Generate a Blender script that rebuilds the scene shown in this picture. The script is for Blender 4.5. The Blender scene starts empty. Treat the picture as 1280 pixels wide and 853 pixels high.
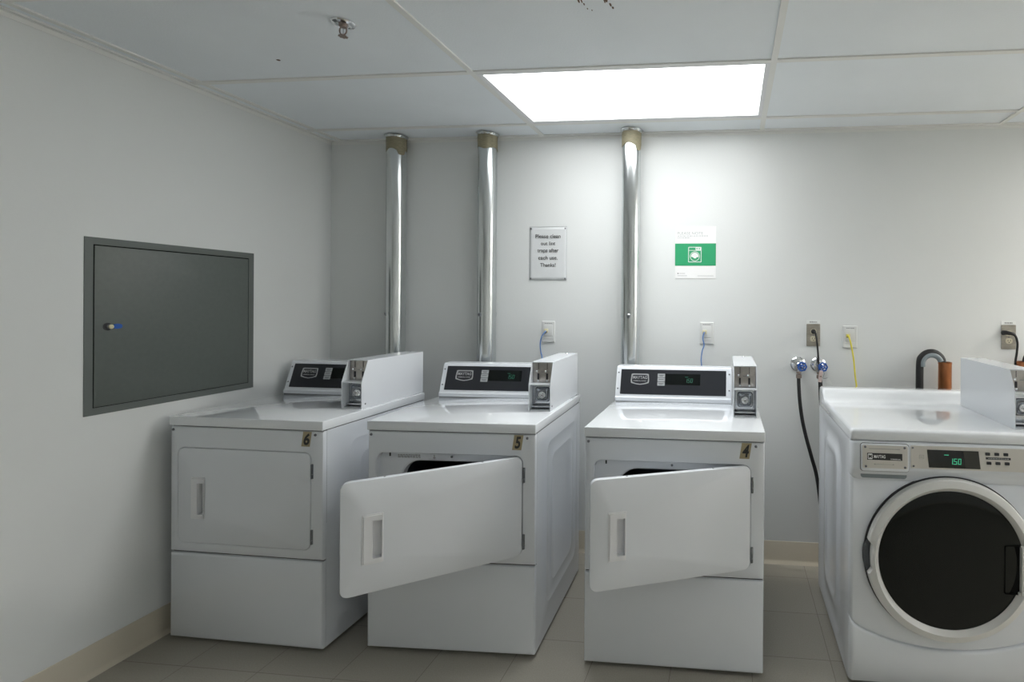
import bpy, bmesh, math, random
from mathutils import Vector, Matrix
random.seed(7)
C = bpy.context.scene.collection
PI = math.pi

# ------------------------------------------------------------------ materials
def mat(name, col, rough=.5, metal=0., noise=None, bump=None, coat=0., emit=None, spec=None):
    m = bpy.data.materials.new(name); m.use_nodes = True
    nt = m.node_tree; b = nt.nodes['Principled BSDF']
    b.inputs['Base Color'].default_value = (*col, 1)
    b.inputs['Roughness'].default_value = rough
    b.inputs['Metallic'].default_value = metal
    if spec is not None: b.inputs['Specular IOR Level'].default_value = spec
    if coat: b.inputs['Coat Weight'].default_value = coat; b.inputs['Coat Roughness'].default_value = .08
    if emit:
        b.inputs['Emission Color'].default_value = (*emit[0], 1); b.inputs['Emission Strength'].default_value = emit[1]
    if noise or bump:
        tc = nt.nodes.new('ShaderNodeTexCoord')
    if noise:   # (scale, amount, stretch)
        n = nt.nodes.new('ShaderNodeTexNoise'); n.inputs['Scale'].default_value = noise[0]; n.inputs['Detail'].default_value = 5
        mp = nt.nodes.new('ShaderNodeMapping'); mp.inputs['Scale'].default_value = noise[2] if len(noise) > 2 else (1,1,1)
        nt.links.new(tc.outputs['Object'], mp.inputs['Vector']); nt.links.new(mp.outputs['Vector'], n.inputs['Vector'])
        r = nt.nodes.new('ShaderNodeValToRGB'); a = noise[1]
        r.color_ramp.elements[0].position = .3; r.color_ramp.elements[1].position = .7
        r.color_ramp.elements[0].color = (*[max(0, c*(1-a)) for c in col], 1)
        r.color_ramp.elements[1].color = (*[min(1, c*(1+a)) for c in col], 1)
        nt.links.new(n.outputs['Fac'], r.inputs['Fac']); nt.links.new(r.outputs['Color'], b.inputs['Base Color'])
    if bump:    # (scale, strength, distance)
        n = nt.nodes.new('ShaderNodeTexNoise'); n.inputs['Scale'].default_value = bump[0]; n.inputs['Detail'].default_value = 3
        nt.links.new(tc.outputs['Object'], n.inputs['Vector'])
        bp = nt.nodes.new('ShaderNodeBump'); bp.inputs['Strength'].default_value = bump[1]; bp.inputs['Distance'].default_value = bump[2]
        nt.links.new(n.outputs['Fac'], bp.inputs['Height']); nt.links.new(bp.outputs['Normal'], b.inputs['Normal'])
    return m

M = {}
M['wall'] = mat('wall_paint', (.755,.775,.77), .55, bump=(90,.12,.002), noise=(1.2,.012))
M['ceiling'] = mat('ceiling_tile', (.84,.885,.92), .9, bump=(160,.25,.002), noise=(3,.02))
M['grid'] = mat('ceiling_grid_metal', (.80,.81,.79), .5)
M['stain'] = mat('ceiling_stain', (.16,.11,.08), .9)
M['base'] = mat('vinyl_baseboard', (.60,.55,.45), .4)
M['enamel'] = mat('white_enamel', (.74,.77,.81), .24, coat=.4, bump=(400,.03,.001))
M['top'] = mat('white_enamel_lit_top', (.80,.83,.86), .05, coat=1.)  # same enamel as the cabinets, base lightened for light falling on the tops
M['top'].node_tree.nodes['Principled BSDF'].inputs['Coat Roughness'].default_value = .015
M['plastic'] = mat('white_plastic', (.75,.76,.78), .35)
M['pocket'] = mat('pocket_black', (.004,.004,.004), .6, spec=.1)
M['recess'] = mat('recess_grey', (.07,.08,.09), .4)
M['ring'] = mat('door_ring_plastic', (.70,.70,.68), .38)
M['seam'] = mat('dark_gap', (.03,.03,.035), .7)
M['black'] = mat('black_fascia', (.022,.024,.03), .35)
M['display'] = mat('display_window', (.004,.006,.006), .08)
M['display2'] = mat('display_side', (.03,.032,.026), .15)
M['green'] = mat('display_digits', (.02,.2,.12), .5, emit=((.10,.85,.45), .42))
M['greendim'] = mat('display_digits_dim', (.02,.12,.08), .5, emit=((.15,.6,.4), .10))
M['silver'] = mat('silver_print', (.50,.51,.52), .35, .3)
M['buttons'] = mat('grey_button', (.42,.44,.45), .4)
M['steel'] = mat('brushed_steel', (.50,.52,.55), .20, 1., noise=(14,.12,(1,1,8)))
M['slide'] = mat('coin_slide_metal', (.46,.435,.41), .30, 1., noise=(30,.15))
M['darksteel'] = mat('dark_steel', (.26,.28,.31), .22, 1.)
M['chrome'] = mat('chrome', (.80,.81,.83), .10, 1.)
M['screw'] = mat('dark_screw', (.22,.23,.25), .35, .9)
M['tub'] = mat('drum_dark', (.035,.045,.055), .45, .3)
M['glass'] = mat('smoked_glass', (.005,.007,.006), .06, spec=.25)
M['plate'] = mat('brushed_faceplate', (.62,.60,.56), .35, .35)
M['inkgrey'] = mat('grey_print', (.28,.28,.28), .6)
M['inklight'] = mat('light_grey_print', (.44,.46,.46), .6)
M['inkdark'] = mat('dark_grey_print', (.10,.10,.10), .6)
M['ink'] = mat('black_print', (.03,.03,.03), .6)
M['sticker'] = mat('gold_sticker', (.37,.31,.19), .4)
M['galv'] = mat('galvanised_steel', (.62,.645,.65), .20, 1., noise=(10,.10,(1,1,.25)))
M['tape'] = mat('duct_tape', (.27,.245,.16), .55, noise=(60,.22,(1,1,6)))
M['panel'] = mat('grey_panel_paint', (.120,.138,.128), .42, noise=(60,.04))
M['panelf'] = mat('grey_frame_paint', (.135,.152,.144), .40)
M['blue'] = mat('blue_plastic', (.015,.10,.42), .35)
M['paper'] = mat('laminated_paper', (.72,.74,.75), .22, bump=(16,.35,.004))
M['poster'] = mat('poster_paper', (.90,.90,.90), .4)
M['greenp'] = mat('poster_green', (.035,.36,.16), .4)
M['white'] = mat('white_print', (.82,.84,.83), .5)
M['jack'] = mat('wall_plate_plastic', (.72,.73,.72), .35)
M['cream'] = mat('cream_plastic', (.72,.66,.42), .45)
M['outletp'] = mat('receptacle_plastic', (.62,.58,.44), .4)
M['sst'] = mat('stainless_plate', (.42,.39,.34), .35, 1., noise=(20,.15,(1,1,6)))
M['cableb'] = mat('blue_cable', (.10,.22,.50), .4)
M['cabley'] = mat('yellow_cable', (.75,.66,.06), .4)
M['rubber'] = mat('black_rubber', (.012,.012,.013), .55)
M['rubberg'] = mat('grey_hose_guide', (.23,.27,.29), .4)
M['copper'] = mat('copper', (.43,.175,.075), .34, .9, noise=(18,.18,(1,1,.5)))
M['pink'] = mat('paper_tag', (.62,.50,.47), .6)
M['bronze'] = mat('sprinkler_brass', (.33,.27,.24), .35, .9)
M['diff'] = bpy.data.materials.new('light_diffuser'); M['diff'].use_nodes = True
def emat(m, col, s):
    nt = m.node_tree; nt.nodes.clear(); e = nt.nodes.new('ShaderNodeEmission'); o = nt.nodes.new('ShaderNodeOutputMaterial')
    e.inputs['Color'].default_value = (*col, 1); e.inputs['Strength'].default_value = s; nt.links.new(e.outputs[0], o.inputs[0])
L_MAIN, L_RIGHT, L_REAR = 4.7, 32, 2.8
emat(M['diff'], (.985,1,1.0), L_MAIN)
M['diff_warm'] = bpy.data.materials.new('light_diffuser_warm'); M['diff_warm'].use_nodes = True; emat(M['diff_warm'], (1,.955,.89), L_RIGHT)
M['fill_rear'] = bpy.data.materials.new('fill_diffuser_rear'); M['fill_rear'].use_nodes = True; emat(M['fill_rear'], (.93,.985,1.04), L_REAR)
M['fill_side'] = bpy.data.materials.new('fill_diffuser_side'); M['fill_side'].use_nodes = True; emat(M['fill_side'], (1,.97,.93), 11)  # unseen panel added to share the warm panel's light
M['fill_dim'] = bpy.data.materials.new('fill_diffuser_dim'); M['fill_dim'].use_nodes = True; emat(M['fill_dim'], (.93,.985,1.04), .8)

# floor tiles: square vinyl tiles with thin joints
def floor_mat():
    m = bpy.data.materials.new('vinyl_floor_tiles'); m.use_nodes = True; nt = m.node_tree; b = nt.nodes['Principled BSDF']
    tc = nt.nodes.new('ShaderNodeTexCoord'); mp = nt.nodes.new('ShaderNodeMapping')
    mp.inputs['Location'].default_value = (2.07/.3085+20, -2.05/.3+20, 0); mp.inputs['Scale'].default_value = (1/.3085, 1/.3, 1)
    br = nt.nodes.new('ShaderNodeTexBrick'); br.offset = 0; br.inputs['Scale'].default_value = 1
    br.inputs['Brick Width'].default_value = 1; br.inputs['Row Height'].default_value = 1
    br.inputs['Mortar Size'].default_value = .0055; br.inputs['Mortar Smooth'].default_value = .3
    br.inputs['Color1'].default_value = (.355,.335,.285,1); br.inputs['Color2'].default_value = (.335,.315,.268,1); br.inputs['Mortar'].default_value = (.205,.188,.158,1)
    n = nt.nodes.new('ShaderNodeTexNoise'); n.inputs['Scale'].default_value = 220; n.inputs['Detail'].default_value = 4
    mix = nt.nodes.new('ShaderNodeMix'); mix.data_type = 'RGBA'; mix.blend_type = 'OVERLAY'; mix.inputs[0].default_value = .22
    nt.links.new(tc.outputs['Object'], mp.inputs['Vector']); nt.links.new(mp.outputs['Vector'], br.inputs['Vector'])
    nt.links.new(tc.outputs['Object'], n.inputs['Vector'])
    nt.links.new(br.outputs['Color'], mix.inputs[6]); nt.links.new(n.outputs['Fac'], mix.inputs[7])
    nt.links.new(mix.outputs[2], b.inputs['Base Color']); b.inputs['Roughness'].default_value = .45
    return m
M['floor'] = floor_mat()

# ------------------------------------------------------------------ mesh builder
def rrect(a0, a1, b0, b1, r, n=8):
    """rounded rectangle as 2-D points, counter-clockwise, 4*n points"""
    pts = []
    for (cx, cy, s) in ((a1-r, b1-r, 0), (a0+r, b1-r, 1), (a0+r, b0+r, 2), (a1-r, b0+r, 3)):
        for i in range(n):
            a = (s + i/(n-1))*PI/2
            pts.append((cx+r*math.cos(a), cy+r*math.sin(a)))
    return pts
def smooth_path(P, sub=8):
    P = [Vector(p) for p in P]; out = []
    Q = [P[0]*2-P[1]] + P + [P[-1]*2-P[-2]]
    for i in range(1, len(Q)-2):
        p0, p1, p2, p3 = Q[i-1:i+3]
        for k in range(sub):
            t = k/sub
            out.append(.5*((2*p1)+(p2-p0)*t+(2*p0-5*p1+4*p2-p3)*t*t+(3*p1-p0-3*p2+p3)*t**3))
    out.append(P[-1]); return out
_fc = {}
def text_mesh(s, extr=.012, bold=0., shear=0., space=1.):
    k = (s, extr, bold, shear, space)
    if k in _fc: return _fc[k]
    cu = bpy.data.curves.new('t', 'FONT'); cu.body = s; cu.size = 1; cu.extrude = extr; cu.offset = bold; cu.shear = shear
    cu.space_character = space; cu.resolution_u = 4
    o = bpy.data.objects.new('t', cu); C.objects.link(o)
    dg = bpy.context.evaluated_depsgraph_get(); dg.update()
    me = bpy.data.meshes.new_from_object(o.evaluated_get(dg))
    V = [v.co.copy() for v in me.vertices]; F = [tuple(p.vertices) for p in me.polygons]
    bpy.data.objects.remove(o); bpy.data.curves.remove(cu); bpy.data.meshes.remove(me)
    x0 = min(v.x for v in V); x1 = max(v.x for v in V); y0 = min(v.y for v in V); y1 = max(v.y for v in V)
    _fc[k] = (V, F, x0, x1, y0, y1); return _fc[k]

class MB:
    def __init__(s, *mats):
        s.v = []; s.f = []; s.m = []; s.mats = list(mats); s.mi = 0; s.X = None
    def use(s, m):
        if m not in s.mats: s.mats.append(m)
        s.mi = s.mats.index(m); return s
    def add(s, V, F):
        o = len(s.v)
        s.v += [tuple(s.X @ Vector(v)) if s.X else tuple(v) for v in V]
        for f in F: s.f.append(tuple(i+o for i in f)); s.m.append(s.mi)
        return s
    def box(s, x0, x1, y0, y1, z0, z1, b=0.):
        if b > 0:
            bm = bmesh.new(); bmesh.ops.create_cube(bm, size=1)
            for v in bm.verts: v.co = Vector(((x0+x1)/2+v.co.x*(x1-x0), (y0+y1)/2+v.co.y*(y1-y0), (z0+z1)/2+v.co.z*(z1-z0)))
            bmesh.ops.bevel(bm, geom=bm.edges[:]+bm.verts[:], offset=b, segments=3, profile=.5, affect='EDGES')
            bm.verts.index_update()
            s.add([v.co.copy() for v in bm.verts], [tuple(v.index for v in f.verts) for f in bm.faces]); bm.free(); return s
        V = [(x0,y0,z0),(x1,y0,z0),(x1,y1,z0),(x0,y1,z0),(x0,y0,z1),(x1,y0,z1),(x1,y1,z1),(x0,y1,z1)]
        return s.add(V, [(0,3,2,1),(4,5,6,7),(0,1,5,4),(1,2,6,5),(2,3,7,6),(3,0,4,7)])
    def loops(s, L, cap0=False, cap1=False, close=True):
        n = len(L[0]); V = [p for l in L for p in l]; F = []
        for i in range(len(L)-1):
            for j in range(n if close else n-1):
                k = (j+1) % n
                F.append((i*n+j, i*n+k, (i+1)*n+k, (i+1)*n+j))
        if cap0: F.append(tuple(range(n-1, -1, -1)))
        if cap1: F.append(tuple((len(L)-1)*n+j for j in range(n)))
        return s.add(V, F)
    def tube(s, path, r, n=14, sub=8, smooth=True, caps=True):
        P = smooth_path(path, sub) if smooth else [Vector(p) for p in path]
        T = [(P[min(i+1, len(P)-1)]-P[max(i-1, 0)]).normalized() for i in range(len(P))]
        up = Vector((0,0,1)) if abs(T[0].z) < .9 else Vector((1,0,0))
        N = (up-T[0]*up.dot(T[0])).normalized(); L = []
        for i, p in enumerate(P):
            N = (N-T[i]*N.dot(T[i])).normalized(); B = T[i].cross(N)
            rr = r(i/(len(P)-1)) if callable(r) else r
            L.append([tuple(p+N*rr*math.cos(2*PI*j/n)+B*rr*math.sin(2*PI*j/n)) for j in range(n)])
        return s.loops(L, caps, caps)
    def lathe(s, prof, c, axis='z', n=32, caps=True):
        """prof = list of (radius, height along the axis); c = centre"""
        L = []
        for r, h in prof:
            l = []
            for j in range(n):
                a = 2*PI*j/n; u, w = r*math.cos(a), r*math.sin(a)
                if axis == 'z': l.append((c[0]+u, c[1]+w, c[2]+h))
                elif axis == 'y': l.append((c[0]+u, c[1]+h, c[2]+w))
                else: l.append((c[0]+h, c[1]+u, c[2]+w))
            L.append(l)
        return s.loops(L, caps, caps)
    def prism(s, prof, x0, x1):
        """(y, z) outline extruded along x"""
        n = len(prof)
        return s.loops([[(x0, y, z) for y, z in prof], [(x1, y, z) for y, z in prof]], True, True)
    def text(s, t, O, U, V, w=None, h=None, bold=.0, shear=0., align='c', thick=.0006, space=1.):
        """text fitted to width w or height h, centred (or left aligned) at O with in-plane axes U, V"""
        vs, fs, x0, x1, y0, y1 = text_mesh(t, .012, bold, shear, space)
        U = Vector(U).normalized(); V = Vector(V).normalized(); N = U.cross(V)
        k = (w/(x1-x0)) if w else h/(y1-y0); kx = k; ky = (h/(y1-y0)) if h else k
        O = Vector(O); cx = (x0+x1)/2 if align == 'c' else x0; cy = (y0+y1)/2 if align == 'c' else 0
        return s.add([O+U*(v.x-cx)*kx+V*(v.y-cy)*ky+N*(v.z/.012*thick*.5) for v in vs], fs)
    def build(s, name, parent=None, ang=35, bevel=0., seg=2, loc=None, rotz=0.):
        me = bpy.data.meshes.new(name); me.from_pydata(s.v, [], s.f)
        for m in s.mats: me.materials.append(M[m])
        for p, mi in zip(me.polygons, s.m): p.material_index = mi
        bm = bmesh.new(); bm.from_mesh(me); bmesh.ops.recalc_face_normals(bm, faces=bm.faces[:]); bm.to_mesh(me); bm.free()
        for p in me.polygons: p.use_smooth = True
        me.set_sharp_from_angle(angle=math.radians(ang)); me.update()
        o = bpy.data.objects.new(name, me); C.objects.link(o)
        if parent: o.parent = parent
        if loc: o.location = loc
        o.rotation_euler.z = rotz
        if bevel:
            b = o.modifiers.new('bevel', 'BEVEL'); b.width = bevel; b.segments = seg; b.limit_method = 'ANGLE'; b.angle_limit = math.radians(40)
        return o
def empty(name, loc=(0,0,0), rotz=0.):
    o = bpy.data.objects.new(name, None); C.objects.link(o); o.location = loc; o.rotation_euler = (0,0,rotz); o.empty_display_size = .1; return o
def tag(o, label, cat, group=None):
    o['label'] = label; o['category'] = cat
    if group: o['group'] = group
    return o
def struct(o): o['kind'] = 'structure'; return o
def xz(pts, y): return [(a, y, b) for a, b in pts]          # 2-D (x, z) points on a plane of constant y

# ------------------------------------------------------------------ camera
F_PX, CX, CY = 637.5826, 850.5328, 378.9894
pitch, roll, yaw, CH = .0015, .0072, .0987, 1.4038
cp, sp, cr, sr, cw, sw = math.cos(pitch), math.sin(pitch), math.cos(roll), math.sin(roll), math.cos(yaw), math.sin(yaw)
ex = Vector((cw, sw, 0)); ey = Vector((-sw, cw, 0)); ez = Vector((0,0,1))
fwd = ey*cp-ez*sp; up2 = ey*sp+ez*cp
right = ex*cr+up2*sr; upv = up2*cr-ex*sr
cam = bpy.data.cameras.new('camera'); co = bpy.data.objects.new('camera', cam); C.objects.link(co)
cam.sensor_fit = 'HORIZONTAL'; cam.sensor_width = 36; cam.lens = 36*F_PX/1280
cam.shift_x = (640-CX)/1280; cam.shift_y = (CY-426.5)/1280; cam.clip_start = .02
mw = Matrix(((right.x, upv.x, -fwd.x, 0), (right.y, upv.y, -fwd.y, 0), (right.z, upv.z, -fwd.z, CH), (0,0,0,1)))
co.matrix_world = mw
bpy.context.scene.camera = co

# ------------------------------------------------------------------ the room
XL, YB, H = -2.3494, 2.7902, 2.3327
XR, YF = 4.0, -1.7
TH = .12
X0, Y1, GX, GY = -2.2799, 1.9894, 1.2192, .6096
struct(MB('floor').box(XL-TH, XR+TH, YF-TH, YB+TH, -.1, 0).build('floor'))
struct(MB('wall').box(XL-TH, XL, YF-TH, YB+TH, 0, H+.1).build('wall_left'))
struct(MB('wall').box(XL, XR, YB, YB+TH, 0, H+.1).build('wall_back'))
struct(MB('wall').box(XR, XR+TH, YF-TH, YB+TH, 0, H+.1).build('wall_right'))
struct(MB('wall').box(XL, XR, YF-TH, YF, 0, H+.1).build('wall_front'))
# ceiling: lay-in tiles, leaving the light cells open
gx = [XL] + [X0+GX*i for i in range(0, 6)] + [XR]
gy = [Y1+GY*k for k in range(1, -7, -1)]; gy = [YB] + gy + [YF]
LIGHTS = [(2, 1, 'diff'), (5, 1, 'diff_warm'), (5, 3, 'fill_side'), (2, 6, 'fill_dim'), (4, 6, 'fill_rear')]  # side, dim and rear panels are unseen, added for the room's brightness
lcells = {(i, j): d for i, j, d in LIGHTS}
cb = MB('ceiling')
for i in range(len(gx)-1):
    for j in range(len(gy)-1):
        if (i, j) in lcells: continue
        cb.box(gx[i]+.0005, gx[i+1]-.0005, gy[j+1]+.0005, gy[j]-.0005, H+.006, H+.03)
cb.use('stain')
for (sx, sy, a, b) in ((-.478,1.545,.003,.012), (-.469,1.548,.002,.010), (-.466,1.565,.002,.006), (-.462,1.59,.0015,.004), (-.392,1.545,.005,.016), (-.398,1.555,.002,.010),
                       (-.384,1.575,.003,.009), (-.380,1.592,.003,.006), (-.450,1.60,.0015,.003), (-1.765,1.8277,.007,.006)):
    L = [[(sx+a*k*math.cos(t*PI/6)*(1+.3*math.sin(3*t)), sy+b*k*math.sin(t*PI/6), H+z) for t in range(12)] for k, z in ((1,.0062),(1,.0050),(.7,.0048))]
    cb.loops(L, True, True)
struct(cb.build('ceiling'))
g = MB('grid')
for x in gx[1:-1]: g.box(x-.012, x+.012, YF, YB, H, H+.008)
for y in gy[1:-1]: g.box(XL, XR, y-.012, y+.012, H+.0006, H+.008)
struct(g.build('trim_1'))
g = MB('grid')
g.box(XL, XL+.022, YF, YB, H-.001, H+.007); g.box(XL, XL+.002, YF, YB, H-.018, H)
g.box(XL, XR, YB-.022, YB, H-.001, H+.007); g.box(XL, XR, YB-.002, YB, H-.018, H)
g.box(XR-.022, XR, YF, YB, H-.001, H+.007); g.box(XL, XR, YF, YF+.022, H-.001, H+.007)
struct(g.build('trim_2'))
# vinyl cove base
def cove(axis, a0, a1, wallc, sgn, name):
    hb = .1194; prof = [(0,0),(.016,0),(.014,.004),(.007,.012),(.004,.022),(.0035,hb-.004),(.002,hb),(0,hb)]
    b = MB('base'); L = []
    for a in (a0, a1):
        L.append([((wallc+sgn*d, a, z) if axis == 'y' else (a, wallc+sgn*d, z)) for d, z in prof])
    b.loops(L, True, True); return struct(b.build(name))
cove('y', YF, YB, XL, 1, 'baseboard_left'); cove('x', XL, XR, YB, -1, 'baseboard_back')
cove('y', YF, YB, XR, -1, 'baseboard_right'); cove('x', XL, XR, YF, 1, 'baseboard_front')
# lights
names = {(2,1): 'bright flat ceiling light panel set above the three metal ducts', (5,1): 'warm ceiling light panel at the far right above the washer side',
         (5,3): 'unseen fill light panel added out of frame at right, nearer than the warm one',
         (2,6): 'unseen fill light panel added behind the camera on the left', (4,6): 'unseen fill light panel added behind the camera on the right'}
for (i, j), d in lcells.items():
    x0, x1, y0, y1 = gx[i]+.012, gx[i+1]-.012, gy[j+1]+.012, gy[j]-.012
    t = empty('ceiling_light', ((x0+x1)/2, (y0+y1)/2, H)); tag(t, names[(i,j)], 'ceiling light', 'recessed ceiling light panels')
    w, h = (x1-x0)/2, (y1-y0)/2
    fr = MB('plastic')
    A = rrect(-w, w, -h, h, .001, 3); B = rrect(-w+.020, w-.020, -h+.020, h-.020, .001, 3)
    fr.loops([[(a, b, .040) for a, b in A], [(a, b, .001) for a, b in A], [(a, b, .0005) for a, b in rrect(-w+.004, w-.004, -h+.004, h-.004, .001, 3)], [(a, b, .006) for a, b in B], [(a, b, .010) for a, b in B]])
    fr.build('frame', t)
    df = MB(d); df.box(-w+.0195, w-.0195, -h+.0195, h-.0195, .009, .030); df.build('diffuser', t)
    if d == 'diff':     # the prismatic lens throws most of the tubes' light downwards
        la = bpy.data.lights.new('lamp', 'AREA'); la.shape = 'RECTANGLE'; la.size = 2*w-.05; la.size_y = 2*h-.05
        la.energy = 5.3; la.spread = math.radians(110); la.color = (.985,1,1)
        lo = bpy.data.objects.new('lamp', la); C.objects.link(lo); lo.parent = t; lo.location = (0, 0, .007)
    hs = MB('grid'); hs.box(-w, w, -h, h, .041, .05); hs.build('housing', t)

# ------------------------------------------------------------------ helpers for appliances
SEG = {'0':'abcdef','1':'bc','2':'abged','3':'abgcd','4':'fgbc','5':'afgcd','6':'afgedc','7':'abc'}
def seg_digits(mb, s, O, U, V, h, gap=.35, slant=.12, tk=.12):
    """seven-segment numerals; O = lower-left corner"""
    O = Vector(O); U = Vector(U).normalized(); V = Vector(V).normalized(); N = U.cross(V); w = h*.5; x = 0
    def bar(a, b, c, d):
        P = [(a,b),(c,b),(c,d),(a,d)]
        mk = lambda q, e: O+U*(q[0]+q[1]*slant)+V*q[1]+N*e
        mb.add([mk(q, .0) for q in P]+[mk(q, .0004) for q in P], [(0,1,2,3),(4,5,6,7),(0,1,5,4),(1,2,6,5),(2,3,7,6),(3,0,4,7)])
    k = h*tk
    for ch in s:
        if ch == '.': bar(x-gap*w*.6, 0, x-gap*w*.6+k, k); continue
        g_ = {'a':(x,h-k,x+w,h),'d':(x,0,x+w,k),'g':(x,h/2-k/2,x+w,h/2+k/2),'f':(x,h/2,x+k,h),'b':(x+w-k,h/2,x+w,h),'e':(x,0,x+k,h/2),'c':(x+w-k,0,x+w,h/2)}
        for c in SEG[ch]: bar(*g_[c])
        x += w*(1+gap)
def screw(parent, p, r, axis='y', m='screw', name='screw'):
    b = MB(m); b.lathe([(r, 0), (r, -r*.35), (r*.7, -r*.75), (r*.25, -r*.8)], p, axis, 14)
    b.use('seam'); q = Vector(p)
    b.box(q.x-r*.6, q.x+r*.6, q.y-r*.86, q.y-r*.7, q.z-r*.1, q.z+r*.1)
    return b.build(name, parent)

def coin_box(parent, x0, x1, yf, zb, dep, hm, ht, run, rpl):
    """metal coin box: yf front plane, zb base, hm height of the straight front, ht height, run = slope run"""
    t = .0035; yk = yf+dep
    prof = [(yf, zb), (yf, zb+hm), (yf+run, zb+ht), (yk, zb+ht), (yk, zb)]
    b = MB('enamel')
    b.prism(prof, x0, x0+t); b.prism(prof, x1-t, x1)                        # side walls
    b.prism([(yf+run-.001, zb+ht-.004), (yf+run-.001, zb+ht), (yk, zb+ht), (yk, zb+ht-.004)], x0+t*.9, x1-t*.9)
    b.box(x0+t, x1-t, yf+.001, yf+.05, zb+hm-.004, zb+hm+.001)              # shelf between both bays
    b.box(x0+t, x1-t, yf+.0005, yf+.05, zb, zb+.004)
    b.box(x0+t*.8, x1-t*.8, yf+rpl+.012, yk-.001, zb+.001, zb+ht-.003)          # inner body behind the plates
    o = b.build('coin_box', parent, bevel=.0008)
    # coin slide plate, upper bay
    W_ = x1-x0; xa, xb = x0+t+.0005, x1-t-.0005; za, zc = zb+hm+.0012, zb+ht-.0045; hh = zc-za; yp = yf+rpl+.001
    s = MB('slide'); s.box(xa, xb, yp, yp+.0105, za, zc, .0008)
    for fx in (.27, .71):
        cx = xa+(xb-xa)*fx
        s.use('seam'); s.box(cx-.0012, cx+.0012, yp-.0012, yp+.002, za+hh*.66, zc-.002)
        s.box(cx-.0045, cx+.0035, yp-.0025, yp+.002, za+hh*.12, za+hh*.46)
        s.use('chrome'); s.lathe([(.0048, 0), (.0048, -.006), (.003, -.008)], (cx-.006, yp, za+hh*.57), 'y', 12)
        s.lathe([(.0042, 0), (.0042, -.005), (.0025, -.006)], (cx, yp, za+hh*.09), 'y', 12)
        s.use('slide'); s.box(cx-.0085, cx+.0075, yp-.004, yp+.001, za+hh*.10, za+hh*.16, .001)
    s.use('inkgrey'); s.box((xa+xb)/2-.008, (xa+xb)/2+.008, yp-.0008, yp, za+hh*.52, za+hh*.56)
    s.build('coin_slide', o)
    # vault bay: steel plate, dished square and lock cylinder
    yl = yf+rpl-.006; z0, z1 = zb+.022, zb+hm-.0045
    p = MB('steel'); p.box(xa, xb, yl, yl+.018, z0, z1, .001)
    cx, cz = (xa+xb)/2+.001, (z0+z1)/2+.001; q = min((xb-xa), (z1-z0))*.33
    p.use('darksteel'); p.loops([xz(rrect(cx-q-.003, cx+q+.003, cz-q-.003, cz+q+.003, .012), yl), xz(rrect(cx-q, cx+q, cz-q, cz+q, .011), yl-.006), xz(rrect(cx-q+.004, cx+q-.004, cz-q+.004, cz+q-.004, .010), yl-.0065),
             xz(rrect(cx-q+.008, cx+q-.008, cz-q+.008, cz+q-.008, .009), yl-.003)], False, True)
    p.use('steel'); p.box(xa, xb, yf+.012, yl+.01, zb+.0045, zb+.0085, .0008); p.box(xa, xb, yf+.020, yl+.004, zb+.013, zb+.021, .002)
    p.build('vault_plate', o)
    k = MB('chrome'); k.lathe([(.0165, 0), (.0165, -.006), (.0135, -.0085), (.0115, -.0085), (.0105, -.005)], (cx, yl-.002, cz-.003), 'y', 24)
    k.lathe([(.008, 0), (.008, -.008), (.006, -.010)], (cx+.001, yl-.002, cz-.003), 'y', 20)
    k.use('seam'); k.box(cx-.0045, cx+.0055, yl-.0128, yl-.0119, cz-.0045, cz-.002)
    k.build('lock', o)
    for sx in (xa+.009, xb-.009):
        for sz in (z0+.008, z1-.008): screw(o, (sx, yl, sz), .0036, m='chrome')
    screw(o, (x1-t-.001, yf+.03, zb+.02), .003) if False else None
    kn = MB('chrome'); kn.lathe([(.008, 0), (.008, .003), (.006, .005), (.003, .0055)], ((x0+x1)/2+.006, yk-.045, zb+ht), 'z', 16); kn.build('top_lock', o)
    return o

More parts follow.
